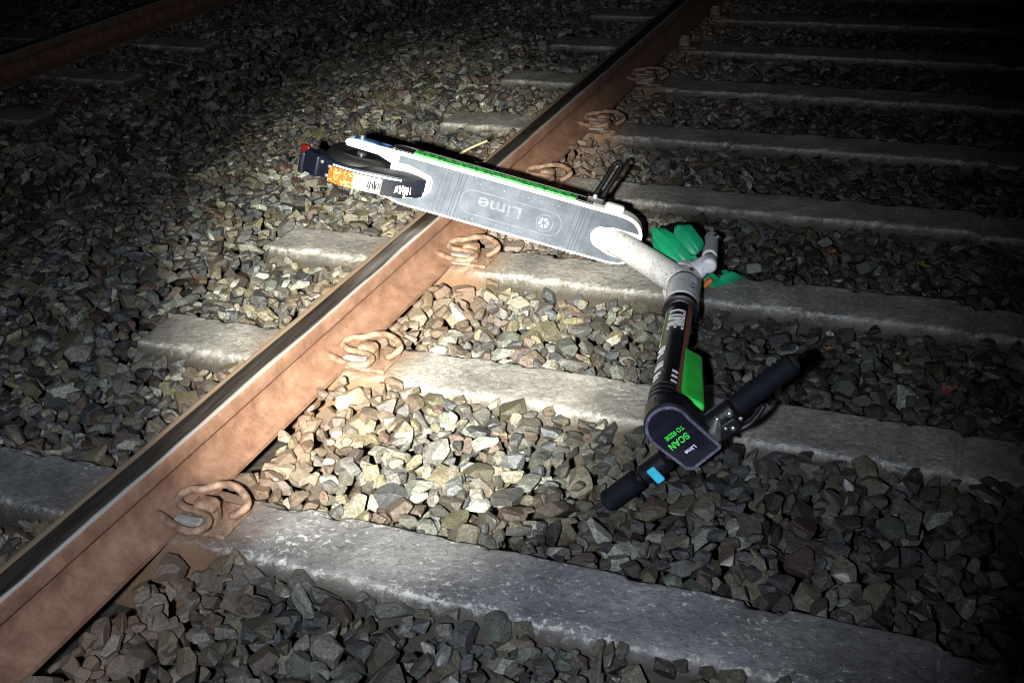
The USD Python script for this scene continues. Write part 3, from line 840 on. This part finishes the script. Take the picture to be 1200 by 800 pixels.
crown = cat([tm(m3.Manifold.batch_hull([m3.Manifold.sphere(.022, 20).translate(list(steer(.135) + s * .058 * H2 + V([.006, 0, .012]))), m3.Manifold.sphere(.030, 20).translate(list(steer(.155)))])) for s in (-1, 1)])
obj('fork_crown', crown, 'white_paint', SC, smooth=50)
for s in (1, -1):
    B = V([.012, 0, 0]) + s * .060 * H2
    leg = obj('fork_leg', tube([steer(.092) + B, steer(.085) + B, steer(-.085) + B, steer(-.10) + B], [.0185, .0205, .0195, .016], 24), 'white_paint', SC, smooth=50)
    obj('fork_cap', tube([steer(.172) + B, steer(.165) + B, steer(.125) + B, steer(.118) + B], [.0175, .0215, .0205, .018], 24), 'white_paint', leg, smooth=50)
    obj('dust_seal', tube([steer(.120) + B, steer(.090) + B], [.0150, .0150], 20), 'black_plastic', leg, smooth=50)


def wheel_mesh(c, axis, fwd, R, r, n=48, flat=1.0):
    a = np.linspace(0, 2 * np.pi, n, endpoint=False); b = np.linspace(0, 2 * np.pi, 16, endpoint=False)
    up = np.cross(axis, fwd); up /= np.linalg.norm(up)
    A, Bq = np.meshgrid(a, b, indexing='ij')
    rad = R - r + r * np.cos(Bq); off = r * np.sin(Bq) * flat
    P = c + rad[..., None] * (np.cos(A)[..., None] * fwd + np.sin(A)[..., None] * up) + off[..., None] * axis
    i, j = np.meshgrid(np.arange(n), np.arange(16), indexing='ij')
    q = lambda i, j: ((i % n) * 16 + j % 16).ravel()
    f = np.vstack([np.stack([q(i, j), q(i + 1, j), q(i + 1, j + 1)], 1), np.stack([q(i, j), q(i + 1, j + 1), q(i, j + 1)], 1)])
    t = trimesh.Trimesh(P.reshape(-1, 3), f, process=False)
    if t.volume < 0:
        t.invert()
    return t


def disc(c, axis, r, h):
    m = tube([c - V(axis) * h / 2, c - V(axis) * h * .42, c + V(axis) * h * .42, c + V(axis) * h / 2], [r * .92, r, r, r * .92], 32)
    return m


def build_wheel(c, axis, fwd, R, r, label):
    w = xf('wheel', label, parent=SC)
    obj('tyre', wheel_mesh(c, axis, fwd, R, r, flat=1.1), 'rubber', w, smooth=60)
    obj('hub_motor' if label.startswith('rear') else 'hub', disc(c, axis, R - r * 1.55, r * 1.5), 'black_plastic', w, smooth=40)
    obj('hub_cap', disc(c + axis * r * .8, axis, .013, .012), 'dark_metal', w, smooth=40)


build_wheel(V([-.112, .004, -.042]), V([0, 1.0, 0]), V([1.0, 0, 0]), .094, .027, 'rear wheel under the black fender')
build_wheel(WF, H2 / np.linalg.norm(H2), G2, .108, .027, 'front wheel under the green fender')


def arc_shell(c, fwd, axis, left, right, r0, r1, n=44, crown_=.5, bead=.0022):
    """A fender: an arched strip round the wheel, crowned across, with thickness. left, right: (angle from straight ahead over the top, edge) pairs."""
    la, ra = np.array(left, float), np.array(right, float)
    deg = np.linspace(la[0, 0], la[-1, 0], n); aa = np.radians(deg); k = 17
    v = []
    for rr in (r1, r0):
        for a, d in zip(aa, deg):
            hl, hr = np.interp(d, la[:, 0], la[:, 1]), np.interp(d, ra[:, 0], ra[:, 1])
            xe = min(1.0, min(d - deg[0], deg[-1] - d) / 13); end = max(.42, (1 - (1 - xe) ** 3) ** (1 / 3))
            for s in np.linspace(-1, 1, k):
                h = (hl + hr) / 2 + s * end * (hl - hr) / 2
                drop = crown_ * .04 * abs(s) ** 3 - bead * (abs(s) > .93) + .0015 * np.cos(s * 9)
                v.append(c + (rr - drop) * (np.cos(a) * fwd + np.sin(a) * V([0, 0, 1.0])) + h * axis)
    v = np.array(v); m = n * k; f = []
    for i in range(n - 1):
        for j in range(k - 1):
            a = i * k + j
            f += [[a, a + 1, a + k + 1], [a, a + k + 1, a + k], [m + a, m + a + k + 1, m + a + 1], [m + a, m + a + k, m + a + k + 1]]
        for j in (0, k - 1):
            a = i * k + j; f += [[a, a + k, m + a + k], [a, m + a + k, m + a]]
    for i in (0, n - 1):
        for j in range(k - 1):
            a = i * k + j; f += [[a, m + a, m + a + 1], [a, m + a + 1, a + 1]]
    t = trimesh.Trimesh(v, np.array(f), process=False); trimesh.repair.fix_normals(t)
    return t


HN = H2 / np.linalg.norm(H2)
ff = obj('front_fender', arc_shell(WF, G2, HN, [(-34, .038), (0, .040), (90, .036), (125, .032), (137, .025), (168, 0.0)], [(-34, -.036), (90, -.046), (118, -.050), (168, -.036)], .134, .139, crown_=.4), 'green_plastic', SC, smooth=40)
# the ear beside the fork leg, and the bolts that hold the fender
obj('fender_ear', arc_shell(WF, G2, HN, [(102, .074), (142, .074)], [(102, .010), (142, .010)], .1355, .1395, n=14, crown_=.5), 'green_plastic', ff, smooth=40)
obj('fender_front', arc_shell(WF, G2, HN, [(-22, .058), (16, .080), (62, .078)], [(-22, -.024), (62, -.024)], .1395, .1430, n=18, crown_=.3), 'green_plastic', ff, smooth=40)
rf = rbox((0, 0, 0), (.034, .014, .026), .005, R=np.stack([HN, G2, V([0, 0, 1.0])], 1)); rf.apply_translation(steer(.085) + .060 * G2 + .016 * HN)
obj('reflector', rf, 'orange_reflector', SC, smooth=50)
obj('weld_seam', tube(spline([steer(.165) + .0405 * V([np.cos(a), np.sin(a), 0]) + V([0, 0, .045 * np.cos(a)]) - V([0, 0, -.012]) for a in np.linspace(1.55, 4.7, 14)], 40), .0028, 8), 'white_paint', head, smooth=60)
for f_, l_ in ((.562, -.020), (.566, .014), (.620, -.036), (.622, .026)):
    obj('screw', disc(V([f_, l_, .0115]), V([0, 0, 1.0]), .0045, .003), 'bare_metal', SC, smooth=40)
for s in (1, -1):
    B = V([.012, 0, 0]) + s * .060 * H2
    obj('axle_nut', disc(steer(-.05) + B + s * .022 * H2, HN, .010, .012), 'dark_metal', SC, smooth=30)
for u_ in (.30, .33):
    obj('screw', disc(steer(u_) + .041 * V([.35, .937, 0]), V([.35, .937, 0]), .0042, .003), 'dark_metal', head, smooth=40)
# kickstand --------------------------------------------------------
k0, k1 = V([.530, .070, -.052]), V([.560, .166, -.108]); kd = (k1 - k0) / np.linalg.norm(k1 - k0)
ks = obj('kickstand', cat([tube([k0 + V([-.009, 0, 0]), k1 + V([-.009, 0, 0])], [.0075, .0065], 12), tube([k0 + V([.011, 0, 0]), k1 + V([.011, 0, 0])], [.0075, .0065], 12), tube(spline([k1 + V([-.009, 0, 0]), k1 + kd * .012 + V([.001, 0, 0]), k1 + V([.011, 0, 0])], 12), .0065, 10)]), 'black_plastic', SC, smooth=60)
obj('hinge', rbox(k0 + V([0, .004, 0]), (.052, .030, .034), .006), 'black_plastic', ks)
obj('spring_pin', disc(k0 + V([-.004, .02, .016]), V([0, 0, 1.0]), .006, .010), 'bare_metal', ks)
obj('stand_bracket', rbox((.585, .077, -.028), (.052, .018, .030), .007), 'white_paint', SC, smooth=50)
# rear fender with number plate and tail light ----------------------
fpath = spline([(.082, -.006, .004), (.045, -.006, .028), (-.02, -.007, .051), (-.09, -.009, .058), (-.15, -.012, .048), (-.205, -.016, .022), (-.245, -.019, -.012)], 40)


def ribbon(P, l0, l1, th, drop0=0.0, drop1=0.0, k=9):
    """A strip along path P (in the f-u plane) from l0 to l1 across, with rounded-over flanks that hang down."""
    P = np.asarray(P); n = len(P); T = np.gradient(P, axis=0); N = np.stack([-T[:, 2], 0 * T[:, 0], T[:, 0]], 1); N /= np.linalg.norm(N, axis=1)[:, None]
    N *= np.sign(N[:, 2:3])
    s = np.linspace(0, 1, k); prof = []
    for x in s:
        l = l0 + (l1 - l0) * x
        prof.append((l, -drop0 * max(0, 1 - x / .16) ** 1.6 - drop1 * max(0, 1 - (1 - x) / .16) ** 1.6))
    v = []
    for o in (0, -th):
        for p, nn in zip(P, N):
            for l, d in prof:
                v.append(p + V([0, l, 0]) + nn * (d + o))
    v = np.array(v); m = n * k; f = []
    for i in range(n - 1):
        for j in range(k - 1):
            a = i * k + j
            f += [[a, a + 1, a + k + 1], [a, a + k + 1, a + k], [m + a, m + a + k + 1, m + a + 1], [m + a, m + a + k, m + a + k + 1]]
        for j in (0, k - 1):
            a = i * k + j; f += [[a, a + k, m + a + k], [a, m + a + k, m + a]]
    for i in (0, n - 1):
        for j in range(k - 1):
            a = i * k + j; f += [[a, m + a, m + a + 1], [a, m + a + 1, a + 1]]
    t = trimesh.Trimesh(v, np.array(f), process=False); trimesh.repair.fix_normals(t)
    return t


rfend = obj('rear_fender', ribbon(fpath, -.034, .030, .005, .012, .030, 15), 'navy_plastic', SC, smooth=50)
obj('fender_edge', ribbon(fpath[8:29] + V([0, 0, .0012]), .0115, .0165, .0015), 'cyan_edge', rfend, smooth=50)
obj('number_plate', ribbon(fpath[9:29] + V([0, 0, .002]), -.034, .009, .002), 'plate_white', rfend, label='white number plate strip with an orange end', smooth=50)
obj('plate_orange', ribbon(fpath[21:30] + V([0, 0, .0032]), -.0345, .0095, .0022), 'orange_print', rfend, smooth=50)
obj('plate_dark', ribbon(fpath[7:14] + V([0, 0, .0032]), -.0345, .0095, .0022), 'navy_plastic', rfend, smooth=50)


def on_fender(mesh, s0, mid_l, lift):
    """Puts flat lettering (x along the fender towards the tail, y across) on the fender's top."""
    L = np.r_[0, np.cumsum(np.linalg.norm(np.diff(fpath, axis=0), axis=1))]
    x, y, z = mesh.vertices.T
    q = s0 + x
    P = np.stack([np.interp(q, L, fpath[:, c]) for c in range(3)], 1); T = np.stack([np.interp(q + .004, L, fpath[:, c]) for c in range(3)], 1) - P
    N = np.stack([-T[:, 2], 0 * T[:, 0], T[:, 0]], 1); N /= np.linalg.norm(N, axis=1)[:, None]; N *= np.sign(N[:, 2:3])
    mesh.vertices = P + N * (lift + z)[:, None] + np.stack([0 * y, mid_l - y, 0 * y], 1)
    if mesh.volume < 0:
        mesh.invert()
    return mesh


def fender_text(text, h, s0, mid, lift, width=None):
    t = meshkit.text_mesh(text, h, .001, True)
    if width:
        t.vertices[:, 0] *= width / np.ptp(t.vertices[:, 0])
    t.vertices[:, 1] -= h / 2
    return on_fender(t, s0, mid, lift)


rs = np.random.default_rng(21)


def strokes(n, s0, length, lift, h):
    # worn, unreadable marks: short upright and slanting strokes
    out = []
    for k in range(n):
        x = s0 + length * (k + rs.uniform(.1, .5)) / n; wd = rs.uniform(.0018, .0035); hh = h * rs.uniform(.55, 1.0); sl = rs.uniform(-.004, .004)
        out.append(on_fender(prism(sg.Polygon([(0, -hh / 2), (wd, -hh / 2), (wd + sl, hh / 2), (sl, hh / 2)]), 0, .0008), x, -.012 + rs.uniform(-.003, .003), lift))
    return out


for lst, m_ in ((strokes(14, .083, .072, .0022, .026), 'black_plastic'), (strokes(12, .040, .040, .0034, .028), 'mat_white'), (strokes(6, .160, .034, .0034, .022), 'mat_white')):
    obj('plate_marks', cat(lst), m_, rfend, smooth=False, kind='stuff')
tail = obj('tail_bracket', cat([rbox((-.226, -.020, .004), (.070, .062, .034), .008, R=trimesh.transformations.rotation_matrix(-.65, [0, 1, 0])[:3, :3]), rbox((-.258, -.030, -.018), (.018, .060, .046), .005)]), 'navy_plastic', SC, smooth=50)
obj('tail_light', rbox((-.256, .008, -.006), (.026, .024, .018), .006), 'red_lens', tail, smooth=50)
for x, l, u in ((-.172, .004, .046), (-.176, -.022, .046), (-.215, -.020, .027), (-.196, .008, .036)):
    b = trimesh.creation.icosphere(2, .0055); b.vertices[:, 2] *= .6; b.apply_translation([x, l - .01, u]); obj('screw', b, 'bare_metal', tail, smooth=60)
# stem -------------------------------------------------------------
obj('stem', tube([steer(u) for u in (.40, .42, .60, .80, .96, 1.0)], [.030, .0298, .0295, .0298, .031, .031], 32), 'black_plastic', SC, smooth=50)
obj('stem_lettering', stem_text('LIME', .475, .036, 108, .0299, True, 1), 'white_print', SC, smooth=False)
obj('red_strip', stem_strip(.43, .92, 28, 62, .0300), 'red_stripe', SC, smooth=50)
obj('green_line', stem_strip(.45, .66, 168, 186, .0300), 'lime_line', SC, smooth=50)
for u0, u1, a0, a1 in ((.70, .712, 132, 172), (.718, .726, 132, 160), (.735, .742, 136, 172), (.790, .815, 128, 172), (.845, .852, 132, 168), (.862, .870, 140, 168), (.835, .842, 66, 90), (.86, .867, 66, 90), (.885, .892, 66, 90)):
    obj('stem_mark', stem_strip(u0, u1, a0, a1, .0300), 'white_print', SC, smooth=False)
obj('stem_ribs', cat([tube([steer(u), steer(u + .008)], [.0325, .0325], 28) for u in np.linspace(.90, .985, 5)]), 'dark_metal', SC, smooth=50)
# green box on the stem's front
bc = steer(.80) + V([.040, -.010, 0])
obj('front_box', rbox(bc, (.054, .058, .255), .012, R=np.stack([V([.97, -.243, 0]), V([.243, .97, 0]), V([0, 0, 1.0])], 1), seg=16), 'bright_green', SC, smooth=50, label='bright green box on the front of the stem')
# handlebar ---------------------------------------------------------
hb = obj('handlebar', tube([from_hg(x, 0, 0) for x in (-.20, -.1, 0, .1, .21)], .0125, 20), 'black_plastic', SC, smooth=50)
for a, b, lab in ((.094, .226, None), (-.136, -.218, None)):
    xs = np.linspace(a, b, 12)
    rr = .0195 + .0010 * np.cos(np.linspace(0, 20, 12)); rr[0] = .0215; rr[-1] = .0200
    gp = obj('grip', tube([from_hg(x, 0, 0) for x in xs], rr, 24), 'grip_rubber', SC, smooth=50)
    for x in np.linspace(a + (b - a) * .12, a + (b - a) * .92, 11):
        obj('grip_rib', tube([from_hg(x - .0016, 0, 0), from_hg(x + .0016, 0, 0)], [.0212, .0212], 20), 'grip_rubber', gp, smooth=50)
obj('grip_end', tube([from_hg(x, 0, 0) for x in (.225, .231)], [.0150, .0125], 20), 'dark_metal', SC, smooth=50)
obj('clamp', cat([tube([from_hg(x, 0, 0) for x in (.032, .040, .086, .094)], [.020, .0225, .0225, .019], 24), hg_mesh(rbox((.060, .018, .010), (.050, .030, .030), .006))]), 'black_plastic', SC, smooth=50)
lev = obj('brake_lever', tube(spline([from_hg(.060, .026, .004), from_hg(.085, .040, .004), from_hg(.110, .038, .004), (from_hg(.135, .030, .002))], 24), np.linspace(.0085, .005, 24), 12, sy=1.3), 'black_plastic', SC, smooth=60)
for h, g, u, r in ((.082, -.004, .0235, .0062), (.091, .016, .022, .0045), (.070, .020, .028, .0050), (.060, .012, .028, .0035)):
    b = trimesh.creation.icosphere(2, r); b.vertices[:, 2] *= .6; b.apply_translation([h, g, u]); obj('bolt', hg_mesh(b), 'bare_metal', lev, smooth=60)
obj('bell', hg_mesh(tm(m3.Manifold.batch_hull([m3.Manifold.sphere(.009, 16).translate([.040, .002, .026]), m3.Manifold.sphere(.006, 16).translate([.060, -.012, .026]), m3.Manifold.sphere(.006, 16).translate([.036, .020, .022])]))), 'bare_metal', SC, smooth=60)
obj('throttle', tube([from_hg(x, 0, 0) for x in (-.128, -.120, -.070, -.064)], [.0185, .0215, .0215, .017], 24), 'black_plastic', SC, smooth=50)
obj('throttle_button', hg_mesh(rbox((-.100, .006, .0205), (.018, .034, .008), .003)), 'cyan_button', SC, smooth=50)
# display -----------------------------------------------------------
shell = rounded([(-.066, -.045), (-.054, -.085), (-.020, -.097), (-.012, -.088), (.036, .030), (.030, .042), (-.034, .044), (-.055, .012), (-.068, -.02)], .006)
shell = sg.Polygon([(-.010 + .046 * np.cos(a), -.052 + .046 * np.sin(a)) for a in np.linspace(0, 2 * np.pi, 40)])
shell = sa.translate(shell, -.008, 0).union(rounded([(-.066, -.055), (.026, -.055), (.034, .034), (.028, .042), (-.040, .044), (-.052, .034)], .004)).buffer(.006).buffer(-.006, quad_segs=8)
disp = obj('display', hg_mesh(prism(shell, -.034, .020, .006)), 'black_plastic', SC, smooth=50)
rim = shell.buffer(-.003)
obj('bezel', hg_mesh(prism(rim.difference(shell.buffer(-.0085)), .018, .0240, .0015)), 'violet_grey_metal', disp, smooth=50)
scr = shell.buffer(-.0085)
obj('screen', hg_mesh(prism(scr, .018, .0215, .0008)), 'screen_glass', disp, smooth=50)


def screen_text(text, h0, h1, g, size, mat_):
    t = meshkit.text_mesh(text, size, .0006, True)
    t.vertices[:, 0] *= (h1 - h0) / np.ptp(t.vertices[:, 0]); t.vertices[:, 0] += h0 - t.vertices[:, 0].min()
    t.vertices[:, 1] += g; t.vertices[:, 2] += .0216
    # letters read from the rider's left to right, so along -h, with their tops ahead (+g)
    t.vertices[:, 0] = -t.vertices[:, 0]
    t.invert()
    return hg_mesh(t)


obj('screen_lettering', screen_text('SCAN', .0, .043, -.026, .0125, 'x'), 'screen_green', disp, smooth=False)
obj('screen_lettering', screen_text('TO RIDE', -.003, .038, -.042, .0085, 'x'), 'screen_green', disp, smooth=False)
obj('screen_lettering', screen_text('Lime', .005, .028, .002, .0075, 'x'), 'screen_white', disp, smooth=False)
obj('cable', tube(spline([from_hg(.045, .034, -.01), from_hg(.03, .062, -.05), steer(.86) + .045 * G2 + .03 * H2, steer(.70) + .03 * G2 + .025 * H2], 24), .0034, 8), 'black_plastic', SC, smooth=60)

# ------------------------------------------------------------------ fallen leaves, straws and twigs
def leaf_mesh(size, seed, lobes=5):
    r = np.random.default_rng(seed); n = 90
    a = np.linspace(-np.pi, np.pi, n, endpoint=False)
    rad = .30 + .70 * np.abs(np.cos(a * lobes / 2)) ** 1.7 * (.62 + .38 * np.cos(a)) + .05 * np.cos(a * 17 + r.uniform(0, 6))
    p = np.stack([rad * np.cos(a), rad * np.sin(a) * .85], 1) * size / 2
    rings = [p * s for s in (1.0, .66, .33)]
    v2 = np.vstack(rings + [np.zeros((1, 2))]); f = []
    for k in range(2):
        i = np.arange(n); j = (i + 1) % n
        f += [np.stack([k * n + i, k * n + j, (k + 1) * n + j], 1), np.stack([k * n + i, (k + 1) * n + j, (k + 1) * n + i], 1)]
    i = np.arange(n); f.append(np.stack([2 * n + i, 2 * n + (i + 1) % n, np.full(n, 3 * n)], 1)); f = np.vstack(f)
    z = .35 * (v2[:, 0] ** 2 * r.uniform(-1, 2.5) + v2[:, 1] ** 2 * r.uniform(1, 4)) / size + .10 * size * (meshkit.noise(np.c_[v2 * 2.2 / size, 0 * v2[:, 0] + seed], seed) - .5)
    top = np.c_[v2, z]; bot = np.c_[v2, z - .0006]
    v = np.vstack([top, bot]); m = len(top); i = np.arange(n); j = (i + 1) % n
    f = np.vstack([f, f[:, ::-1] + m, np.stack([i, m + i, m + j], 1), np.stack([i, m + j, j], 1)])
    t = trimesh.Trimesh(v, f, process=False)
    if t.volume < 0:
        t.invert()
    return t


def ground_at(x, y, rad=3):
    i, j = int((x - X0) / RES), int((y - Y0) / RES)
    return float(HF[i - rad:i + rad + 1, j - rad:j + rad + 1].max())


LEAVES = [((1.271, .935), .105, 'leaf_brown', (.25, .1, 2.0), 'large brown lobed leaf on the stones beyond the left handlebar grip', 5),
          ((1.359, .841), .060, 'leaf_red', (.3, -.2, .6), 'reddish leaf by the black margin, between the large brown leaf and the sleeper', 5),
          ((1.027, 1.513), .036, 'leaf_orange', (.5, .3, 1.0), 'small bright orange leaf scrap beyond the sleeper under the scooter neck', 3),
          ((.959, 1.63), .032, 'leaf_yellow', (.3, .2, 2.4), 'small pale yellow leaf scrap left of the bright orange one', 3),
          ((1.261, 1.501), .052, 'leaf_yellow', (.2, .4, .2), 'dim yellow brown leaf near the black margin, right of the orange scrap', 5),
          ((1.156, 1.53), .034, 'leaf_red', (.3, .1, 1.7), 'dark red leaf scrap between the orange scrap and the yellow brown leaf', 3),
          ((1.02, 1.94), .036, 'leaf_red', (.4, .2, 1.0), 'pinkish red scrap of leaf in front of the sleeper behind the kickstand', 3),
          ((.971, 3.282), .050, 'leaf_orange', (.6, .2, 2.0), 'orange leaf glowing alone in the dark far ballast', 3),
          ((1.093, .958), .030, 'leaf_orange', (.3, .4, 1.0), 'tiny orange leaf scrap just right of the left handlebar grip end', 3)]
for k, ((x, y), size, m_, (rx_, ry_, rz_), lab, lb) in enumerate(LEAVES):
    t = leaf_mesh(size, 60 + k, lb)
    t.apply_transform(trimesh.transformations.euler_matrix(rx_, ry_, rz_))
    t.apply_translation([x, y, ground_at(x, y) + .006])
    obj('fallen_leaf', t, m_, smooth=60, label=lab, cat='leaf')
s0, s1 = V([-.275, 1.924, .02]), V([-.159, 1.941, .08])
obj('dry_straw', tube([s0, (s0 + s1) / 2 + V([0, 0, .004]), s1], [.0045, .0045, .004], 8), 'straw', smooth=60, label='pale dry straw sticking up behind the deck against the rail', cat='straw')
w0, w1 = V([.892, -.097, -.02]), V([.931, -.237, .03])
obj('thin_twig', tube(spline([w0, w0 * .6 + w1 * .4 + V([0, 0, .008]), w1], 14), np.linspace(.0035, .0025, 14), 8), 'twig_bark', smooth=60, label='thin twig standing in the stones at the bottom edge', cat='twig')
